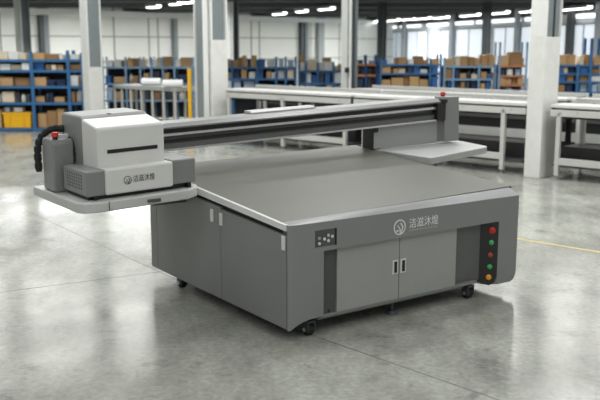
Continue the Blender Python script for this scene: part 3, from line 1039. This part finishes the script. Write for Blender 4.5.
# left side: two doors, corner post, dark slot and pale trim under the bed
MB().hexa([(0.001, 0.025, 0.098), (0.03, 0.025, 0.098), (0.03, 0.042, 0.098), (0.001, 0.042, 0.098)],
          [(0.001, 0.025, 0.80), (0.03, 0.025, 0.80), (0.03, 0.042, 0.80), (0.001, 0.042, 0.80)]).build('corner_seam', DARKGREY, PR)


def side_door(y0, y1, handles):
    t = 0.032
    d0 = MB()
    zt0, zt1 = bedz(0, y0) - 0.078, bedz(0, y1) - 0.092
    zb0, zb1 = 0.100 + 0.004 * y0, 0.100 + 0.004 * y1
    d0.hexa([(0.0, y0, zb0), (0.03, y0, zb0), (0.03, y1, zb1), (0.0, y1, zb1)], [(0.0, y0, zt0), (0.03, y0, zt0), (0.03, y1, zt1), (0.0, y1, zt1)])
    d = d0.build('side_door', SIDE, PR, 0.003)
    for hy, z0, z1 in handles:
        MB().box(-0.012, 0.002, hy, hy + 0.036, z0, z1).build('handle', TRIM, d, 0.004)
    return d


side_door(0.040, 0.936, ((0.906, 0.700, 0.800), (0.048, 0.672, 0.775)))
side_door(0.942, 2.06, ((1.046, 0.708, 0.808),))
MB().hexa([(0.0, 2.064, 0.109), (0.05, 2.064, 0.109), (0.05, D_, 0.109), (0.0, D_, 0.109)],
          [(0.0, 2.064, 0.95), (0.05, 2.064, 0.95), (0.05, D_, 0.955), (0.0, D_, 0.955)]).build('back_post', SIDE, PR, 0.003)
MB().box(0.03, W_ - 0.03, D_ - 0.03, D_, 0.11, 0.95).build('back_panel', SIDE, PR)
MB().hexa([(W_ - 0.03, 0.15, 0.11), (W_, 0.15, 0.11), (W_, D_, 0.11), (W_ - 0.03, D_, 0.11)],
          [(W_ - 0.03, 0.15, 0.83), (W_, 0.15, 0.83), (W_, D_, 0.99), (W_ - 0.03, D_, 0.99)]).build('side_panel', SIDE, PR)
MB().box(0.03, W_ - 0.03, 0.15, D_ - 0.03, 0.11, 0.15).build('base_frame', DARKGREY, PR)
tr = MB()
tr.hexa([(-0.012, 0.032, bedz(0, .032) - 0.040), (0.03, 0.032, bedz(0, .032) - 0.040), (0.03, 2.10, bedz(0, 2.1) - 0.055), (-0.012, 2.10, bedz(0, 2.1) - 0.055)],
        [(-0.012, 0.032, bedz(0, .032) + 0.004), (0.012, 0.032, bedz(0, .032) + 0.004), (0.012, 2.10, bedz(0, 2.1) + 0.008), (-0.012, 2.10, bedz(0, 2.1) + 0.008)])
tr.build('edge_trim', TRIM, PR, 0.003)

# bed
bd = MB()
cs = [(0.012, 0.108), (W_ + 0.005, 0.112), (W_ - 0.01, D_ + 0.03), (0.012, D_ + 0.01)]
bd.hexa([(x, y, bedz(x, y) - 0.04) for x, y in cs], [(x, y, bedz(x, y)) for x, y in cs])
bd.build('print_bed', BEDM, PR, 0.003)
# castors and a levelling foot
def castor(x, y):
    cst = MB()
    cst.box(x - 0.035, x + 0.035, y - 0.03, y + 0.05, 0.100, 0.118)
    cst.box(x - 0.034, x - 0.026, y - 0.03, y + 0.045, 0.035, 0.102)
    cst.box(x + 0.026, x + 0.034, y - 0.03, y + 0.045, 0.035, 0.102)
    o = cst.build('castor', POSTDARK, PR)
    w = MB()
    w.cyl((x - 0.024, y + 0.015, 0.045), (x + 0.024, y + 0.015, 0.045), 0.045, n=20)
    w.build('wheel', RUBBER, o, 0.006)
    MB().cyl((x - 0.038, y + 0.015, 0.045), (x + 0.038, y + 0.015, 0.045), 0.016, n=12).build('hub', SILVER, o)


for x, y in ((0.232, 0.085), (1.86, 0.075), (0.075, 1.74), (2.2, 2.05)):
    castor(x, y)
MB().cyl((1.065, 0.13, 0), (1.065, 0.13, 0.03), 0.05, 0.035, 16).cyl((1.065, 0.13, 0.03), (1.065, 0.13, 0.14), 0.014, n=10).build('levelling_foot', POSTDARK, PR)
MB().cyl((1.2, 1.9, 0), (1.2, 1.9, 0.03), 0.05, 0.035, 16).cyl((1.2, 1.9, 0.03), (1.2, 1.9, 0.14), 0.014, n=10).build('levelling_foot', POSTDARK, PR)

# gantry beam (rises slightly towards its far end)
GS = 0.0315


def gz(x, y, z):
    return (x, y, z + GS * x)


YF = 1.85
X0, X1 = -0.62, 3.17
MB().prism([(YF + 0.03, 1.195), (YF + 0.03, 1.26), (YF + 0.06, 1.26), (YF + 0.06, 1.345), (YF + 0.10, 1.345), (YF + 0.10, 1.19)], 'x', X0, X1, gz).build('beam_face', mat('beam_grey', (92, 94, 93), 0.4, noise=0.04), PR)
MB().prism([(YF + 0.10, 1.19), (YF + 0.10, 1.372), (YF + 0.30, 1.372), (YF + 0.30, 1.19)], 'x', X0, X1, gz).build('beam', DARKGREY, PR)
MB().prism([(YF + 0.0, 1.372), (YF + 0.0, 1.385), (YF + 0.07, 1.412), (YF + 0.31, 1.412), (YF + 0.31, 1.372)], 'x', X0, X1 + 0.1, gz).build('beam_cover', mat('beam_cover_grey', (112, 114, 113), 0.4, noise=0.03), PR)
MB().prism([(YF + 0.19, 1.410), (YF + 0.19, 1.424), (YF + 0.22, 1.440), (YF + 0.31, 1.440), (YF + 0.31, 1.410)], 'x', 0.98, 1.72, gz).build('cable_duct', mat('duct_grey', (160, 162, 160), 0.4, noise=0.03), PR, 0.004)
MB().prism([(YF + 0.01, 1.308), (YF + 0.01, 1.332), (YF + 0.06, 1.332), (YF + 0.06, 1.308)], 'x', X0, X1, gz).build('linear_rail', SILVER, PR, 0.003)
MB().prism([(YF - 0.005, 1.184), (YF - 0.005, 1.200), (YF + 0.05, 1.200), (YF + 0.05, 1.184)], 'x', X0, X1, gz).build('linear_rail', SILVER, PR, 0.003)
MB().prism([(YF + 0.022, 1.250), (YF + 0.022, 1.272), (YF + 0.06, 1.272), (YF + 0.06, 1.250)], 'x', X0, X1, gz).build('beam_slot', BLACK, PR)
MB().prism([(YF + 0.028, 1.340), (YF + 0.028, 1.371), (YF + 0.10, 1.371), (YF + 0.10, 1.340)], 'x', X0, X1, gz).build('beam_slot', BLACK, PR)
MB().box(3.165, 3.285, YF - 0.02, YF + 0.12, 1.285, 1.47).build('end_block', BLACK, PR, 0.006)
MB().box(3.235, 3.295, YF - 0.03, YF + 0.05, 1.47, 1.512).build('end_block', BLACK, PR, 0.004)
MB().hexa([(3.292, YF, 1.055), (3.515, YF, 1.055), (3.515, YF + 0.16, 1.055), (3.292, YF + 0.16, 1.055)],
          [(3.285, YF, 1.532), (3.495, YF, 1.530), (3.495, YF + 0.16, 1.530), (3.285, YF + 0.16, 1.532)]).build('end_box', GREY, PR, 0.006)
es = MB().cyl((3.37, YF + 0.12, 1.52), (3.37, YF + 0.12, 1.548), 0.024, n=14).build('stop_button_base', BLACK, PR)
MB().cyl((3.37, YF + 0.12, 1.546), (3.37, YF + 0.12, 1.578), 0.032, 0.027, 16).build('stop_button', RED, es, 0.006)
# support below the far end of the beam
MB().prism([(2.352, 1.038), (2.352, 1.262), (3.23, 1.288), (3.23, 1.045)], 'y', 1.90, 1.94).build('support_panel', LIGHTGREY, PR, 0.002)
MB().box(2.345, 2.44, 1.902, 2.07, 1.0, 1.245).build('support_foot', BLACK, PR)
MB().box(2.345, 2.375, 1.86, 1.903, 1.21, 1.262).build('support_bracket', BLACK, PR)
# far-side tray
tp = [(2.37, 1.09), (3.46, 1.40), (3.53, 1.46), (3.66, 1.93), (3.66, 2.05), (2.37, 2.05)]
MB().prism(tp, 'z', 0.965, 1.032).build('side_tray', mat('grey_tray', (158, 160, 158), 0.45, noise=0.03), PR, 0.008)
MB().box(2.34, 2.9, 1.55, 1.95, 0.85, 0.966).build('tray_bracket', DARKGREY, PR)

# near-side tray under the carriage
CS = 0.032


def cz(x, y, z):
    return (x, y, z + CS * (x + 1.0))


tp = [(-1.065, 1.16)] + [(-1.03, 1.09), (-0.95, 1.06)] + [(-0.20, 1.07), (-0.09, 1.14), (-0.04, 1.24), (-0.04, 1.36), (-0.04, 2.10), (-1.065, 2.10)]
tray = MB().prism(tp, 'z', 0.880, 0.955, cz).build('side_tray', TRAYWHITE, PR, 0.010)
MB().box(-0.555, -0.445, 1.050, 1.058, 0.918, 0.943).build('tray_latch', DARKGREY, tray, 0.003)
MB().box(-0.86, -0.855, 1.053, 1.057, 0.888, 0.958).build('tray_seam', DARKGREY, tray)
MB().box(-0.30, 0.10, 1.5, 2.0, 0.80, 0.905).build('tray_bracket', DARKGREY, PR)

# carriage: lower body (grey ends, pale centre), hood, grey housing, tall box
cb = empty('carriage', (0, 0, 0))
cb.parent = PR
MB().prism([(-0.985, 1.145), (-0.84, 1.145), (-0.84, 1.62), (-0.985, 1.62)], 'z', 0.985, 1.172, cz).build('end_cover', GREY, cb, 0.012)
vent = MB()
for i in range(7):
    for j in range(5):
        y = 1.24 + 0.045 * i
        z = 1.03 + 0.024 * j
        vent.hexa([cz(-0.9875, y, z), cz(-0.9875, y + 0.014, z), cz(-0.9875, y + 0.022, z + 0.014), cz(-0.9875, y + 0.008, z + 0.014)],
                  [cz(-0.984, y, z), cz(-0.984, y + 0.014, z), cz(-0.984, y + 0.022, z + 0.014), cz(-0.984, y + 0.008, z + 0.014)])
vent.build('vent_slots', DARKGREY, cb)
MB().prism([(-0.845, 1.128), (-0.296, 1.128), (-0.296, 1.62), (-0.845, 1.62)], 'z', 0.985, 1.178, cz).build('front_cover', OFFWHITE, cb, 0.016)
MB().prism([(-0.294, 1.145), (-0.095, 1.145), (-0.095, 1.64), (-0.294, 1.64)], 'z', 0.995, 1.185, cz).build('end_cover', GREY, cb, 0.012)
MB().prism([(-0.96, 1.19), (-0.16, 1.19), (-0.16, 1.60), (-0.96, 1.60)], 'z', 0.95, 0.988, cz).build('underside', BLACK, cb)
for x in (-0.93, -0.165):
    MB().prism([(x, 1.15), (x + 0.03, 1.15), (x + 0.03, 1.19), (x, 1.19)], 'z', 0.952, 0.99, cz).build('slide_block', BLACK, cb)
emblem('emblem', -0.675, 1.1270, 1.090, 0.032, LOGODARK, cb)
text_mesh('lettering', '洁滋沐煌', 0.056, LOGODARK, cb, front_M(-0.632, 1.1265, 1.076, -CS), 0.80)
# hood
hp = [(1.225, 1.165), (1.225, 1.460), (1.242, 1.474), (1.50, 1.518), (1.52, 1.518), (1.52, 1.165)]
hd = MB().prism(hp, 'x', -0.862, -0.318, cz).build('hood', OFFWHITE, cb, 0.014, 3)
MB().prism([(-0.785, 1.283), (-0.378, 1.283), (-0.378, 1.311), (-0.785, 1.311)], 'y', 1.2215, 1.2275, lambda x, y, z: cz(x, y, z - 0.005)).build('hood_slit', BLACK, hd)
MB().prism([(1.50, 1.14), (1.50, 1.518), (1.55, 1.540), (1.91, 1.545), (1.95, 1.52), (1.95, 1.14)], 'x', -0.862, -0.315, cz).build('rear_housing', mat('housing_grey', (128, 131, 129), 0.42, noise=0.03), cb, 0.02, 3)
MB().cyl(cz(-0.62, 1.56, 1.53), cz(-0.62, 1.56, 1.542), 0.02, n=14).build('cap', BLACK, cb)
# tall box at the outer end
MB().prism([(1.66, 0.958), (1.66, 1.335), (1.685, 1.366), (1.885, 1.366), (1.905, 1.33), (1.905, 0.958)], 'x', -1.042, -0.875).build('outer_box', GREY, cb, 0.014, 3)
sb = MB().cyl((-1.005, 1.70, 1.362), (-1.005, 1.70, 1.385), 0.02, n=14).build('stop_button_base', BLACK, cb)
MB().cyl((-1.005, 1.70, 1.382), (-1.005, 1.70, 1.418), 0.028, 0.025, 16).build('stop_button', RED, sb, 0.006)
MB().box(-0.985, -0.885, 1.74, 1.775, 1.364, 1.395).build('switch_bar', TRIM, cb, 0.004)
# black cable chain: arcs from the housing over the tall box and down behind it
pts = [(-0.86, 1.90, 1.420), (-0.90, 1.92, 1.428), (-0.94, 1.93, 1.424), (-0.98, 1.94, 1.408), (-1.015, 1.945, 1.38), (-1.042, 1.95, 1.34), (-1.058, 1.95, 1.29), (-1.064, 1.95, 1.23), (-1.062, 1.95, 1.16), (-1.06, 1.95, 1.09)]
ch = MB()
for a, b2 in zip(pts[:-1], pts[1:]):
    a, b2 = Vector(a), Vector(b2)
    m_ = (a + b2) / 2
    ch.cyl(a, m_ * 0.9 + a * 0.1 if False else a + (b2 - a) * 0.72, 0.030, 0.030, 10)
    ch.cyl(a + (b2 - a) * 0.6, b2, 0.024, 0.024, 10)
ch.build('cable_chain', RUBBER, cb)
hs = MB()
hs.tube([(-0.90, 1.72, 1.36), (-0.885, 1.70, 1.33), (-0.87, 1.685, 1.26), (-0.868, 1.68, 1.19)], 0.025, 10)
hs.tube([(-0.885, 1.80, 1.36), (-0.862, 1.74, 1.30), (-0.858, 1.70, 1.20)], 0.02, 10)
hs.build('hose', RUBBER, cb)
